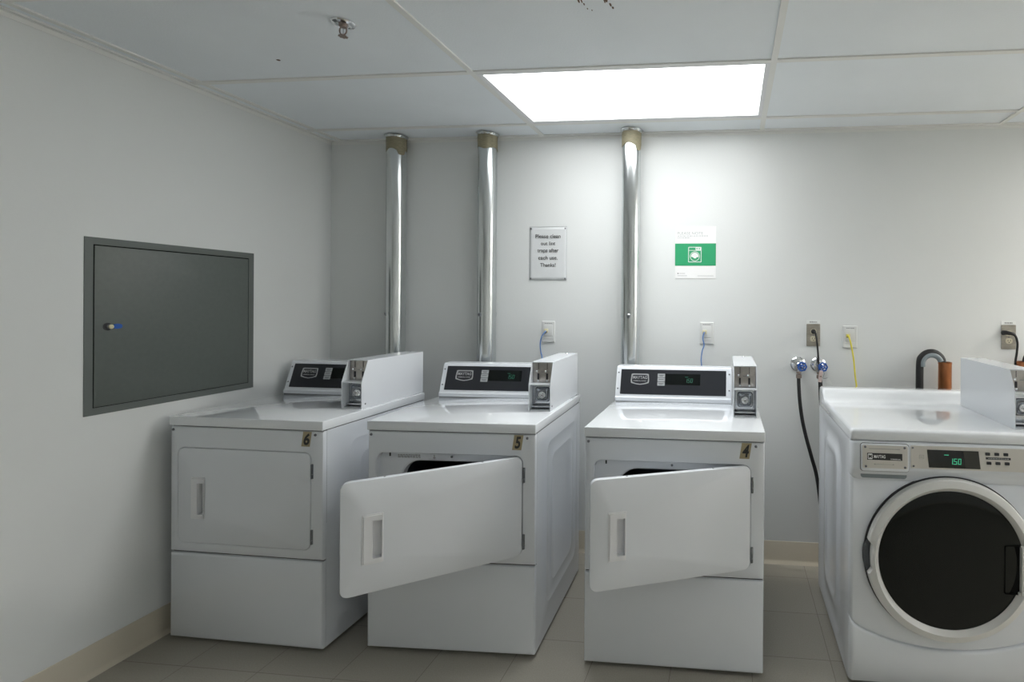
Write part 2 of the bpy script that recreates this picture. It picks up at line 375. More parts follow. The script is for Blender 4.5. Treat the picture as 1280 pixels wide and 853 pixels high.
# ------------------------------------------------------------------ dryers
W, D, ZD, ZT, ZS = .686, .655, .884, .9217, .3643
def dryer(x, y, rz, theta, digit, label, lit):
    t = empty('dryer', (x, y, 0), rz); tag(t, label, 'dryer', 'numbered coin-operated dryers')
    # cabinet: sides with pressed outlines, back and base
    b = MB('enamel')
    for xs, sg in ((0, -1), (W, 1)):
        def lp(y0, y1, z0, z1, r, off): return [(xs+sg*off, p, q) for p, q in rrect(y0, y1, z0, z1, r)]
        b.loops([lp(.0205, D, .014, ZD-.002, .0008, -.0), lp(.132, .588, .122, .818, .05, 0), lp(.137, .583, .127, .813, .05, .0012), lp(.141, .579, .131, .809, .048, .0012),
                 lp(.147, .573, .137, .803, .045, 0), lp(.195, .52, .185, .752, .05, 0), lp(.200, .515, .190, .747, .05, .0012), lp(.204, .511, .194, .743, .048, .0012), lp(.210, .505, .200, .737, .045, 0)], False, True)
    b.loops([[(0, D, .014), (W, D, .014), (W, D, ZD-.002), (0, D, ZD-.002)]], True)
    b.loops([[(0, .0205, .014), (W, .0205, .014), (W, D, .014), (0, D, .014)]], True)
    b.build('cabinet', t)
    for fx, fy in ((.05,.06),(W-.05,.06),(.05,D-.05),(W-.05,D-.05)):
        MB('seam').lathe([(.022, 0), (.022, .006), (.010, .008), (.010, .0145)], (fx, fy, 0), 'z', 16).build('foot', t)
    # upper front with the door recess and the loading opening
    def fr(x0, x1, z0, z1, i, y, r=.001): return xz(rrect(x0+i, x1-i, z0+i, z1-i, max(r, i*.6)), y)
    b = MB('enamel')
    za, zc = ZS+.0028, ZD-.0035
    b.loops([fr(0, W, za, zc, 0, .0195), fr(0, W, za, zc, 0, .009), fr(0, W, za, zc, .0028, .0028), fr(0, W, za, zc, .009, 0),
             fr(.034, .637, .404, .797, 0, 0, .030), fr(.034, .637, .404, .797, .0025, .003, .030), fr(.034, .637, .404, .797, .003, .023, .030),
             fr(.122, .552, .455, .764, 0, .023, .075), fr(.122, .552, .455, .764, .005, .028, .075), fr(.122, .552, .455, .764, .006, .055, .075)])
    b.build('front_panel', t)
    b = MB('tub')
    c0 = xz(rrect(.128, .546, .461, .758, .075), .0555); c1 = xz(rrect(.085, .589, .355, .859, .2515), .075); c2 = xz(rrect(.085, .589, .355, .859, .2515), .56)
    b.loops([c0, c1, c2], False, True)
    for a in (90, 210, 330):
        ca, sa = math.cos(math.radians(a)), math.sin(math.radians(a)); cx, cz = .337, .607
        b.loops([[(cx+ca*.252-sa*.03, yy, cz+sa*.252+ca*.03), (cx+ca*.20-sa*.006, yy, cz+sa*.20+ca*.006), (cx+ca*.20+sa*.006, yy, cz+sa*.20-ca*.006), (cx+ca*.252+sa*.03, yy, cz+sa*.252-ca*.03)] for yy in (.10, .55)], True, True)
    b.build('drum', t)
    # recess details: latch slot, screw, printed notice
    b = MB('seam'); b.box(.076, .082, .0212, .0235, .775, .789); b.build('door_catch', t)
    screw(t, (.336, .0225, .778), .0048)
    b = MB('inkgrey')
    if digit == '5':
        random.seed(3)
        for r_ in range(3):
            xx = .112
            while xx < .205:
                w_ = random.uniform(.004, .013); b.box(xx, min(xx+w_, .207), .0222, .0232, .7805-r_*.0052, .7832-r_*.0052); xx += w_+.003
        b.build('printed_notice', t); b = MB('inkgrey')
        b.box(.24, .272, .0222, .0232, .7665, .7672); b.box(.262, .265, .0222, .0232, .768, .784); b.box(.258, .27, .0222, .0232, .771, .773)
        b.build('printed_symbol', t)
    # dark strips standing in for the shade inside the seams
    MB('seam').box(.004, W-.004, .012, .02, ZS-.004, ZS+.004).build('seam_shade', t); MB('seam').box(.004, W-.004, .008, D-.004, ZD-.006, ZD+.003).build('seam_shade', t)
    # lower front
    b = MB('enamel'); za, zc = .014, ZS-.0022
    b.loops([fr(0, W, za, zc, 0, .0195), fr(0, W, za, zc, 0, .009), fr(0, W, za, zc, .0028, .0028), fr(0, W, za, zc, .009, 0)], False, True)
    b.build('lower_panel', t)
    # top
    b = MB('top'); b.box(-.0015, W+.0015, -.004, D+.002, ZD, ZT, .0035); b.build('top_panel', t, ang=60)
    screw(t, (.0145, 0, .8665), .0055); screw(t, (.6535, 0, .8665), .0055)
    # number sticker
    s = MB('sticker'); P = [(.592,.819),(.629,.819),(.638,.878),(.601,.878)]
    s.loops([xz(P, 0), xz(P, -.0006)], True, True)
    s.use('ink'); s.text(digit, (.6155, -.0009, .8485), (1,0,0), (0,0,1), w=.026, h=.047, bold=.03, shear=.22, thick=.0006)
    s.build('number_sticker', t)
    # door, swung about its right-hand hinge
    L = .5985; z0, z1 = .4075, .7935
    b = MB('enamel')
    def dr(i, yy, r=.026): return xz(rrect(-L+i, -.0045-i, z0+i, z1-i, r), yy)
    hx0, hx1, hz0, hz1 = -.506, -.4775, .524, .653
    b.loops([dr(.004, .019), dr(0, .016), dr(0, .001), dr(.0012, -.0015), dr(.004, -.0028), xz(rrect(hx0-.001, hx1+.001, hz0-.001, hz1+.001, .004), -.0028), xz(rrect(hx0-.001, hx1+.001, hz0-.001, hz1+.001, .004), .0165)], True, True)
    if theta > .05:
        b.loops([xz(rrect(-L+.05, -.07, z0+.04, z1-.04, .06), .019), xz(rrect(-L+.06, -.08, z0+.05, z1-.05, .06), .045), xz(rrect(-L+.075, -.095, z0+.065, z1-.065, .055), .048)], False, True)
    d = b.build('door', t, loc=(.6385, -.0005, 0), rotz=theta)
    h = MB('plastic'); px0, px1, pz0, pz1 = -.5365, -.4735, .5055, .676
    q = lambda a0, a1, c0_, c1_, i, yy, r: xz(rrect(a0+i, a1-i, c0_+i, c1_-i, r), yy)
    h.loops([q(px0, px1, pz0, pz1, 0, -.0027, .003), q(px0, px1, pz0, pz1, .0005, -.0045, .003), q(px0, px1, pz0, pz1, .006, -.0047, .003), q(px0, px1, pz0, pz1, .0085, -.0072, .003), q(px0, px1, pz0, pz1, .010, -.0074, .003),
             xz(rrect(hx0, hx1+.0, hz0, hz1, .004), -.0072), xz(rrect(hx0, hx1, hz0, hz1, .004), .0155)] if False else
            [q(px0, px1, pz0, pz1, 0, -.0027, .003), q(px0, px1, pz0, pz1, .0005, -.0045, .003), q(px0, px1, pz0, pz1, .0045, -.0046, .002), q(px0+.004, px1-.0, pz0+.004, pz1-.004, .0015, -.0074, .0015),
             xz(rrect(hx0, hx1, hz0, hz1, .004), -.0074), xz(rrect(hx0+.001, hx1-.001, hz0+.001, hz1-.001, .004), .0150)], False, True)
    h.build('handle', d)
    for hz in (.7215, .4605):
        g_ = MB('darksteel'); g_.lathe([(.0035, -.029), (.0035, .029)], (.6405, -.0028, hz), 'z', 12); g_.box(.6385, .6455, -.0026, .0005, hz-.029, hz+.029, .0006)
        g_.use('screw'); g_.lathe([(.0038, -.002), (.0038, .002)], (.6405, -.0028, hz-.012), 'z', 12)
        g_.build('hinge', t)
    if theta > .05:
        for lx in (-.15, -.47):
            MB('screw').lathe([(.0035, 0), (.0035, .001), (.002, .0015)], (lx, .009, z1), 'z', 12).build('screw', d)
    # console
    cw_ = .5670
    prof = [(.520, ZT), (.520, .9395), (.5265, .944), (.5727, 1.0795), (.5785, 1.0845), (.648, 1.0845), (.653, 1.080), (.653, ZT)]
    b = MB('enamel'); b.prism(prof, 0, cw_); con = b.build('control_console', t, bevel=.0035, seg=3)
    O = Vector((0, .5265, .944)); V = (Vector((0, .5727, 1.0795))-O).normalized(); U = Vector((1,0,0)); N = U.cross(V)
    k = 1/V.z
    def pos(px, pz, e=0.): return O+U*px+V*((pz-.944)*k)+N*e
    def slab(mb, xa, xb, z_a, z_b, e0, e1, r=.0008, sh=0.):
        R = rrect(xa, xb, z_a, z_b, r, 5)
        mb.loops([[pos(p+(q_-z_a)*sh, q_, e0) for p, q_ in R], [pos(p+(q_-z_a)*sh, q_, e1) for p, q_ in R]], True, True); return mb
    slab(MB('black'), .0240, .5405, .9545, 1.0700, 0, .0012, .002).build('faceplate', con)
    slab(MB('display'), .2440, .4150, 1.0005, 1.0515, .0011, .0018).build('display', con)
    if lit:
        b = MB('greendim'); seg_digits(b, '150', pos(.3400, 1.0120, .0019), U, V, .0200, tk=.085)
        slab(b, .341, .356, 1.0365, 1.0385, .0018, .0021); b.build('display_digits', con)
    for i in range(3):
        za_ = 1.0345-i*.0193
        bb = MB('buttons'); slab(bb, .2060, .2420, za_, za_+.0172, .0012, .003, .0015)
        bb.use('ink'); slab(bb, .2120, .2360, za_+.0085, za_+.0105, .0028, .0031); 
        if i != 1: slab(bb, .2155, .2325, za_+.0045, za_+.006, .0028, .0031)
        bb.build('button', con)
    # shield badge with the maker's wording
    b = MB('silver')
    bx0, bx1, bz0, bz1 = .0735, .1645, 1.0065, 1.0500
    def shield(i):
        a0, a1, c0_, c1_ = bx0+i, bx1-i, bz0+i*.8, bz1-i; mx = (a0+a1)/2
        return [(a0+.003, c1_-.002), (a0+.010, c1_), (a1-.010, c1_), (a1-.003, c1_-.002), (a1, c0_+.012), (a1-.002, c0_), (mx+.02, c0_-.006), (mx, c0_-.0085), (mx-.02, c0_-.006), (a0+.002, c0_), (a0, c0_+.012)]
    b.loops([[pos(*p, .0011) for p in shield(0)], [pos(*p, .0022) for p in shield(0)], [pos(*p, .0022) for p in shield(.005)], [pos(*p, .0014) for p in shield(.0055)]])
    b.use('black'); b.loops([[pos(*p, .0016) for p in shield(.0055)]], True)
    b.use('silver'); b.text('MAYTAG', pos(.1190, 1.0325, .0022), U, V, w=.070, h=.0150, bold=.02)
    b.text('COMMERCIAL LAUNDRY', pos(.1190, 1.0165, .0022), U, V, w=.066, h=.0052, bold=.02)
    b.build('badge', con)
    for sx in (.0115, .5555):
        for sz in (1.0545, .9800):
            s_ = MB('screw'); p = pos(sx, sz); 
            s_.loops([[p+N*e+U*(r_*math.cos(a*PI/6))+V*(r_*math.sin(a*PI/6)) for a in range(12)] for r_, e in ((.0038,0),(.0038,.001),(.0025,.0022))], True, True)
            s_.build('screw', con)
    cbx = coin_box(t, .5710, .6695, .2285, ZT, .440, .1185, .2125, .0385, .046)
    screw_side = MB('screw'); screw_side.lathe([(.004, 0), (.004, .0012), (.0025, .002)], (.6695, .2285+.022, ZT+.020), 'x', 12); screw_side.build('screw', cbx)
    return t
dryer(-2.2892, 1.8797, -.0148, 0.0, '6', 'white dryer with closed door and number 6 sticker, beside the left wall', True)
dryer(-1.4423, 1.9078, .0315, math.radians(34.9), '5', 'white dryer with wide open door and number 5 sticker, middle of three', True)
dryer(-.5563, 1.9192, .0079, math.radians(21.3), '4', 'white dryer with half open door and number 4 sticker, nearest the washer', True)

# ------------------------------------------------------------------ washer
def washer(x, y):
    WW, WD = .700, .655
    t = empty('washing_machine', (x, y, 0)); tag(t, 'white front-loading washer with round black glass door at the right edge', 'washing machine')
    b = MB('enamel')
    for xs, sg in ((0, -1), (WW, 1)):
        def lp(y0, y1, z0, z1, r, off): return [(xs+sg*off, p, q) for p, q in rrect(y0, y1, z0, z1, r)]
        b.loops([lp(.0205, WD, .016, .902, .0008, 0), lp(.14, .58, .045, .865, .10, 0), lp(.155, .565, .06, .85, .09, -.006), lp(.215, .525, .115, .80, .08, -.006),
                 lp(.225, .515, .125, .79, .075, -.001), lp(.255, .485, .155, .76, .06, -.001), lp(.265, .475, .165, .75, .055, -.006)], False, True)
    b.loops([[(0, WD, .016), (WW, WD, .016), (WW, WD, .902), (0, WD, .902)]], True)
    b.loops([[(0, .0205, .016), (WW, .0205, .016), (WW, WD, .016), (0, WD, .016)]], True)
    b.build('cabinet', t)
    for fx, fy in ((.05,.07),(WW-.05,.07),(.05,WD-.05),(WW-.05,WD-.05)):
        MB('seam').lathe([(.022, 0), (.022, .008), (.010, .010), (.010, .0165)], (fx, fy, 0), 'z', 16).build('foot', t)
    # top with raised rear ledge
    b = MB('top')
    prof = [(-.006,.9045),(-.008,.909),(-.008,.934),(-.005,.940),(.002,.9435),(.012,.9445),(.470,.9445),(.500,.9455),(.520,.9500),(.535,.9600),(.548,.9780),(.556,.9880),(.568,.9945),(.590,.9965),(.640,.9965),(.655,.9930),(.6615,.984),(.6615,.9045)]
    n = len(prof); cz = .93
    def pr(xx, sh):
        cy_ = .33
        return [(xx, p+(cy_-p)*sh/.33 if True else p, min(q, q-sh*1.0) if q > .93 else q) for p, q in prof]
    b.loops([pr(-.001, .012), pr(.001, .005), pr(.006, .001), pr(.012, 0), pr(WW-.012, 0), pr(WW-.006, .001), pr(WW-.001, .005), pr(WW+.001, .012)], True, True)
    b.build('top_panel', t, ang=50)
    # front shell: rows follow the two seams
    def arc(xx):
        u = (xx/WW-.5)*2; a = .152+.080*abs(u)**2.1
        e = min(xx, WW-xx)
        return a+.025*math.exp(-e/.012)
    def fas(xx):
        e = min(xx, WW-xx); return .757+.018*math.exp(-e/.010)
    cols = [0, .001, .004, .009, .015]+[.015+(WW-.03)*i/72 for i in range(1, 72)]+[WW-.015, WW-.009, WW-.004, WW-.001, WW]
    def edge(xx):
        e = min(xx, WW-xx); return .018 if e == 0 else .015*max(0, 1-e/.015)**2.2
    L = []
    for xx in [0]+cols+[WW]:
        A, Fz = arc(xx), fas(xx); ed = edge(xx)
        rows = [(.016,.019),(.016,.008),(.018,-.004),(.024,-.009),(A*.55,-.010),(A-.012,-.009),(A-.005,-.0065),(A-.002,-.003),(A-.001,.004),(A+.001,.004),(A+.003,.0),
                ((A+Fz)/2, 0),(Fz-.004,0),(Fz-.001,.003),(Fz+.001,.003),(Fz+.0025,-.0025),(Fz+.010,-.005),(.776,-.0055),(.786,-.009),(.796,-.0145),(.803,-.017),(.812,-.0175),(.893,-.0135),(.8985,-.010),(.9015,-.003),(.902,.018)]
        L.append([(xx, yy+ed, zz) for zz, yy in rows])
    L[0] = [(0, .0206, z_) for _, _, z_ in L[0]]; L[-1] = [(WW, .0206, z_) for _, _, z_ in L[-1]]
    b = MB('enamel'); b.loops(L, close=False); b.build('front_panel', t, ang=50)
    MB('seam').box(.006, WW-.006, 0.004, .6, .898, .907).build('seam_shade', t)  # dark strip standing in for the shade below the top panel
    # control fascia
    def fy(zz): return -.0175+(zz-.812)/.081*.004
    def fp(px, pz, e): return (px, fy(pz)-e, pz)
    def slab(mb, xa, xb, z_a, z_b, e0, e1, r=.0008, sh=0.):
        R = rrect(xa, xb, z_a, z_b, r, 5); mb.loops([[fp(p-(q_-z_a)*sh, q_, e0) for p, q_ in R], [fp(p-(q_-z_a)*sh, q_, e1) for p, q_ in R]], True, True); return mb
    U = Vector((1,0,0)); V = Vector((0, .004, .081)).normalized()
    cpnl = slab(MB('plate'), .209, WW-.012, .8105, .8915, 0, .0015, .003).build('control_panel', t)
    dd = MB('display'); slab(dd, .2715, .4480, .8160, .8790, .0014, .0024, .001, .10)
    dd.use('display2'); slab(dd, .3960, .4478, .8162, .8788, .0022, .0026, .001, .10); dd.build('display', cpnl)
    b = MB('green'); seg_digits(b, '1.50', fp(.3430, .8300, .0027), U, V, .0205, .38, .04, .10); slab(b, .3240, .3400, .8610, .8635, .0024, .0028); b.build('display_digits', cpnl)
    for r_, zz in enumerate((.8655, .8335)):
        for c_ in range(3):
            slab(MB('black'), .4645+c_*.0305+r_*.004, .4800+c_*.0305+r_*.004, zz, zz+.0105, .0014, .004, .002).build('button', cpnl)
            b = MB('inklight'); slab(b, .4655+c_*.0305+r_*.004, .4790+c_*.0305+r_*.004, zz-.0055, zz-.0040, .0014, .0017); b.build('button_caption', cpnl)
    b = MB('black'); slab(b, .4660, .5500, .8515, .8590, .0014, .0019)
    b.use('inklight')
    xx = .474; random.seed(5)
    while xx < .540:
        w_ = random.uniform(.003, .008); slab(b, xx, xx+w_, .8540, .8565, .0018, .0021); xx += w_+.0015
    b.build('caption_bar', cpnl)
    b = MB('inkgrey')
    for a, c_, z_a, z_b in ((.2385,.2545,.858,.8588),(.2385,.2545,.846,.8468),(.2385,.2391,.846,.8585),(.2539,.2545,.846,.8585),(.242,.251,.851,.8525)): slab(b, a, c_, z_a, z_b, .0014, .0018)
    b.build('symbol', cpnl)
    for pz, px in ((.8840, .2160), (.8190, .2190)): screw(cpnl, fp(px, pz, .0012), .0038)
    screw(cpnl, fp(.672, .884, .0012), .0038); screw(cpnl, fp(.672, .819, .0012), .0038)
    # detergent drawer
    b = MB('enamel')
    def dl(i, e, r): return [fp(p, q_, e) for p, q_ in rrect(.0330+i, .2020-i, .7960+i, .8945-i, r)]
    b.loops([dl(0, -.004, .010), dl(0, .003, .010), dl(.001, .0055, .010), dl(.003, .0065, .009)], False, True)
    b.use('seam'); b.loops([dl(-.0015, -.004, .011), dl(-.0015, .0006, .011), dl(.0005, .0006, .011)])
    dw = b.build('detergent_drawer', t)
    b = MB('enamel'); R0 = rrect(.036, .199, .7665, .7955, .010)
    b.use('rubberg'); b.loops([[(p, -.0062, q_) for p, q_ in R0], [(p, -.0072, q_) for p, q_ in R0]], True, True); b.build('drawer_grip_shade', dw)  # flat slab, its grey stands in for the shadowed pocket below the drawer
    b = MB('plate'); R0 = rrect(.0385, .1965, .8080, .8895, .005)
    b.loops([[fp(p, q_, .006) for p, q_ in R0], [fp(p, q_, .0078) for p, q_ in R0]], True, True)
    b.use('ink'); slab(b, .0545, .1775, .8375, .8620, .0076, .0084)
    b.use('white'); slab(b, .0570, .0735, .8400, .8595, .0083, .0087, .003)
    b.use('ink'); b.text('M', fp(.0652, .8500, .0089), U, V, w=.011, h=.012, bold=.06)
    b.use('white'); b.text('MAYTAG', fp(.0985, .8500, .0088), U, V, w=.040, h=.0115, bold=.02)
    b.text('COMMERCIAL', fp(.1540, .8420, .0088), U, V, w=.036, h=.0040, bold=.02)
    b.use('inkgrey'); slab(b, .0610, .1700, .8765, .8783, .0076, .0081)
    slab(b, .0780, .1500, .8225, .8232, .0076, .0081); slab(b, .0800, .0835, .8210, .8245, .0076, .0081, .0015); slab(b, .1440, .1475, .8210, .8245, .0076, .0081, .0015)
    b.build('name_plate', dw)
    for sx, sz in ((.0480,.8835),(.1860,.8835),(.0500,.8140),(.1870,.8140)): screw(dw, fp(sx, sz, .0075), .0045)
    # round door
    cx, cz = .3440, .4880
    def ring_loop(r, yy, cut=0.):
        l = []
        for j in range(120):
            a = 2*PI*j/120; rr = r
            da = abs((a-PI+PI) % (2*PI)-PI)
            if cut and da < .185: rr -= cut*min(1, (.185-da)/.02)
            l.append((cx+rr*math.cos(a), yy, cz+rr*math.sin(a)))
        return l
    b = MB('ring')
    b.loops([ring_loop(.291, .002, .016), ring_loop(.291, -.024, .016), ring_loop(.2895, -.032, .015), ring_loop(.2860, -.036, .013), ring_loop(.2650, -.0430), ring_loop(.2635, -.0432), ring_loop(.2485, -.0270), ring_loop(.2465, -.020)])
    dr_ = b.build('door', t, ang=24)
    b = MB('seam'); b.loops([ring_loop(.2950, .001), ring_loop(.2950, -.0105), ring_loop(.286, -.0105)]); b.build('door_gasket', dr_)
    b = MB('recess')
    A_ = [PI-.20+.40*i/20 for i in range(21)]
    wd = lambda i: .0105*math.sin(PI*i/20)**.5
    Lo = [(cx+(.288+wd(i))*math.cos(a), cz+(.288+wd(i))*math.sin(a)) for i, a in enumerate(A_)]; Li = [(cx+.270*math.cos(a), cz+.270*math.sin(a)) for a in A_]
    V0 = [(p, -.0125, q) for p, q in Lo]+[(p, -.0110, q) for p, q in Li]; F0 = [(i, i+1, 21+i+1, 21+i) for i in range(20)]
    V0 += [(p, .001, q) for p, q in Lo]; F0 += [(i, i+1, 42+i+1, 42+i) for i in range(20)]
    b.add(V0, F0); b.build('finger_recess', dr_)
    b = MB('glass'); b.lathe([(.2475, -.0265), (.240, -.0285), (.20, -.0320), (.12, -.0350), (.05, -.0360), (.012, -.0362)], (cx, 0, cz), 'y', 96); b.build('door_glass', dr_, ang=60)
    b = MB('pocket'); R0 = rrect(.5245, .5790, .384, .556, .006)
    b.loops([xz(R0, -.020), xz(R0, -.0345), xz(rrect(.5265, .577, .386, .554, .005), -.0352), xz(rrect(.5265, .577, .386, .554, .005), -.030)], True, True); b.build('latch_pocket', dr_)
    b = MB('ring'); b.box(.5760, .6040, -.0450, -.020, .386, .554, .0035); b.box(.570, .578, -.040, -.030, .384, .394, .002); b.build('latch_handle', dr_)
    # coin box
    coin_box(t, 1.0418-x, 1.1380-x, 1.9876-y, .9445, .447, .133, .2165, .040, .046)
    return t
washer(.4413, 1.9318)

# ------------------------------------------------------------------ ducts
def duct(x, y, xe, label, torn, bolt):
    t = empty('duct_pipe', (x, y, 0)); tag(t, label, 'duct', 'galvanised dryer ducts on the back wall')
    r = .0508
    b = MB('galv'); yb_ = 2.652-y
    b.tube([(0,0,H+.004), (0,0,1.9), (0,0,1.336)], r, 40, 1, False)
    b.tube([(0,0,1.339), (0,0,1.32)], lambda u: r+.0012, 40, 1, False, False)
    b.tube([(0,0,1.334), (0,0,.9), (0,0,.5), (0,0,.32), (xe*.1,-.004,.24), (xe*.5,-.03,.18), (xe,yb_+.02,.16), (xe,yb_-.0,.16)], r-.0006, 40, 6)
    b.use('steel'); b.box(-.0012, .0012, r-.002, r+.001, .4, H)   # lock seam at the rear
    b.build('pipe', t, ang=50)
    b = MB('tape')
    n = 40; L = []
    for k, zz in enumerate((H-.012, H-.03, H-.055, 0)):
        l = []
        for j in range(n):
            a = 2*PI*j/n; rr = r+.0022+.0007*math.sin(5*a+k*2)
            z_ = zz if k < 3 else H-.085-.008*math.sin(a*3+x*5)-(torn if (-.9 < (a-2*PI if a > PI else a) < -.1 or a > 5.9) else 0)
            l.append((rr*math.cos(a), rr*math.sin(a), z_))
        L.append(l)
    L.append([(p[0]*r/(r+.0022)*.99, p[1]*r/(r+.0022)*.99, p[2]) for p in L[-1]])
    b.loops(L); b.build('tape_wrap', t)
    b = MB('galv'); L = []
    for k, (rr, zz) in enumerate(((r+.001, H-.014), (r+.0045, H-.010), (r+.006, H-.003), (r+.0105, H-.0005), (r+.0100, H+.002))):
        L.append([((rr+(.002*math.sin(7*j*2*PI/n) if k > 1 else 0))*math.cos(2*PI*j/n), (rr+(.002*math.sin(7*j*2*PI/n) if k > 1 else 0))*math.sin(2*PI*j/n), zz) for j in range(n)])
    b.loops(L); b.build('ceiling_collar', t)
    b = MB('steel'); ca, sa = math.cos(bolt), math.sin(bolt)
    b.X = Matrix.Translation((ca*r*.98, sa*r*.98, 1.328)) @ Matrix.Rotation(bolt-PI/2, 4, 'Z') @ Matrix.Rotation(PI, 4, 'Z')
    b.lathe([(.0120, 0), (.0120, -.003), (.0095, -.005)], (0, 0, 0), 'y', 20); b.use('screw'); b.lathe([(.006, -.005), (.005, -.0062)], (0,0,0), 'y', 12)
    b.build('joint_screw', t)
duct(-1.8973, 2.7260, -.05, 'leftmost silver duct pipe rising from behind dryer 6 to the ceiling', .018, math.radians(-132))
duct(-1.3557, 2.7240, .25, 'middle silver duct pipe rising from behind dryer 5 to the ceiling', .004, math.radians(-108))
duct(-.5430, 2.7290, .30, 'rightmost silver duct pipe rising from behind dryer 4, below the light', .022, math.radians(-90))

# ------------------------------------------------------------------ access panel on the left wall
t = empty('access_panel', (XL, 1.968, .9687)); tag(t, 'grey metal access panel door set in the left wall', 'access panel')
y0, y1, z1 = 1.6364-1.968, 2.2998-1.968, .6608
def yzl(a0, a1, c0, c1, xx, r=.0008): return [(xx, p, q) for p, q in rrect(a0, a1, c0, c1, r, 4)]
b = MB('panelf'); b.loops([yzl(y0, y1, 0, z1, .0), yzl(y0, y1, 0, z1, .003), yzl(y0+.026, y1-.026, .026, z1-.026, .003), yzl(y0+.026, y1-.026, .026, z1-.026, .0005)]); b.build('frame', t)
b = MB('pocket'); b.loops([yzl(y0+.02, y1-.02, .02, z1-.02, .0006)], True); b.build('gap', t)
b = MB('panel'); b.loops([yzl(y0+.0300, y1-.0290, .0285, z1-.0305, .0008), yzl(y0+.0300, y1-.0290, .0285, z1-.0305, .0030), yzl(y0+.0308, y1-.0298, .0293, z1-.0313, .0036)], False, True); pdr = b.build('door', t)
b = MB('chrome'); b.lathe([(.0105, .004), (.0105, .007), (.0085, .010), (.0085, .0125)], (0, -.257, .327), 'x', 20)
b.use('cream'); b.lathe([(.0080, .0120), (.0080, .0150), (.006, .0165)], (0, -.257, .327), 'x', 20)
b.use('seam'); b.lathe([(.0145, .004), (.0145, .0048)], (0, -.262, .327), 'x', 20); b.build('cam_lock', pdr)
b = MB('blue'); b.loops([[(.0052, -.232+.0150*p, .3275+.0098*q) for p, q in rrect(-1, 1, -1, 1, .8, 5)], [(.0085, -.232+.0145*p, .3275+.0090*q) for p, q in rrect(-1, 1, -1, 1, .8, 5)]], True, True); b.build('blue_tab', pdr)

# ------------------------------------------------------------------ sprinkler
t = empty('fire_sprinkler', (-1.3055, 1.5973, H)); tag(t, 'chrome fire sprinkler head hanging from the ceiling tile', 'fire sprinkler')
b = MB('chrome'); b.lathe([(.036, .006), (.037, .002), (.034, -.002), (.024, -.005), (.021, -.003), (.014, -.003)], (0,0,0), 'z', 36); b.build('escutcheon', t)
b = MB('bronze'); b.lathe([(.013, .004), (.013, -.008), (.010, -.012), (.006, -.012)], (0,0,0), 'z', 20)
for s_ in (-1, 1): b.tube([(s_*.009, 0, -.010), (s_*.0125, 0, -.020), (s_*.011, 0, -.030), (s_*.003, 0, -.038)], .0022, 8)
b.lathe([(.005, -.036), (.005, -.041)], (0,0,0), 'z', 12); b.build('body', t)
MB('chrome').tube([(0,0,-.010), (0,0,-.036)], .0022, 10, 2).build('heat_bulb', t)
b = MB('bronze'); L = []
for rr_, zz in ((.004,-.0405), (.015,-.0415), (.015,-.0430), (.004,-.0435)):
    L.append([((rr_*(1 if (j//2) % 2 or rr_ < .01 else .82))*math.cos(2*PI*j/32), (rr_*(1 if (j//2) % 2 or rr_ < .01 else .82))*math.sin(2*PI*j/32), zz) for j in range(32)])
b.loops(L, True, True); b.build('deflector', t)

# ------------------------------------------------------------------ notices
t = empty('notice', (-1.0282, YB, 1.5225)); tag(t, 'white lint trap reminder notice pinned to the wall between two ducts', 'notice')
b = MB('paper'); w, h = .1085, .3025; L = []
nx, nz = 12, 16
V = []; F = []
for j in range(nz+1):
    for i in range(nx+1):
        u, v_ = i/nx*2-1, j/nz
        V.append((u*w, -.0012-.0009*math.sin(u*2.5+v_*7)*abs(math.sin(v_*5)), v_*h))
for j in range(nz):
    for i in range(nx):
        a = j*(nx+1)+i; F.append((a, a+1, a+nx+2, a+nx+1))
b.add(V, F); sh = b.build('sheet', t); so = sh.modifiers.new('thick', 'SOLIDIFY'); so.thickness = .0006
b = MB('inklight'); 
for a0, a1, c0, c1 in ((-w, w, h-.0015, h), (-w, w, 0, .0015)): b.box(a0, a1, -.0030, -.0024, c0, c1)
for a0, a1, c0, c1 in ((-w, -w+.0012, 0, h), (w-.0012, w, 0, h)): b.box(a0, a1, -.0030, -.0024, c0, c1)
b.build('sheet_edge', t)
b = MB('inkdark')
for k_, (s_, ww) in enumerate((('Please clean', .146), ('out lint', .084), ('traps after', .124), ('each use.', .112), ('Thanks!', .090))):
    b.text(s_, (-.0, -.0034, h-.054-.0405*k_-(.002 if 'p' in s_ and k_ == 2 else 0)), (1,0,0), (0,0,1), w=ww, bold=.012, thick=.0004)
b.build('lettering', t)
for px, pz in ((-w+.009, .010), (w-.009, .010), (-w+.009, h-.011), (w-.009, h-.011)):
    MB('screw').lathe([(.0045, -.003), (.0045, -.0055), (.003, -.007)], (px, 0, pz), 'y', 12).build('pin', t)
t = empty('poster', (-.1956, YB, 1.5345)); tag(t, 'white poster with green band and washer symbol, right of the ducts', 'poster')
b = MB('poster'); w, h = .1120, .2860; b.box(-w, w, -.0018, -.0008, 0, h); b.build('sheet', t)
gb = MB('greenp'); gb.box(-w, w, -.0024, -.0017, .0700, .1920); gb.build('green_band', t)
b = MB('white'); ix, iz = -.003, .1310
def rr_frame(mb, a0, a1, c0, c1, k_, r, ya, yb2):
    mb.loops([xz(rrect(a0, a1, c0, c1, r, 6), ya), xz(rrect(a0, a1, c0, c1, r, 6), yb2), xz(rrect(a0+k_, a1-k_, c0+k_, c1-k_, max(r-k_, .0005), 6), yb2), xz(rrect(a0+k_, a1-k_, c0+k_, c1-k_, max(r-k_, .0005), 6), ya)])
rr_frame(b, ix-.036, ix+.036, iz-.042, iz+.042, .0032, .004, -.0023, -.0030)
b.box(ix-.034, ix+.034, -.0030, -.0023, iz+.0215, iz+.0240)
b.box(ix+.004, ix+.034, -.0030, -.0023, iz+.0240, iz+.0395)
n = 40
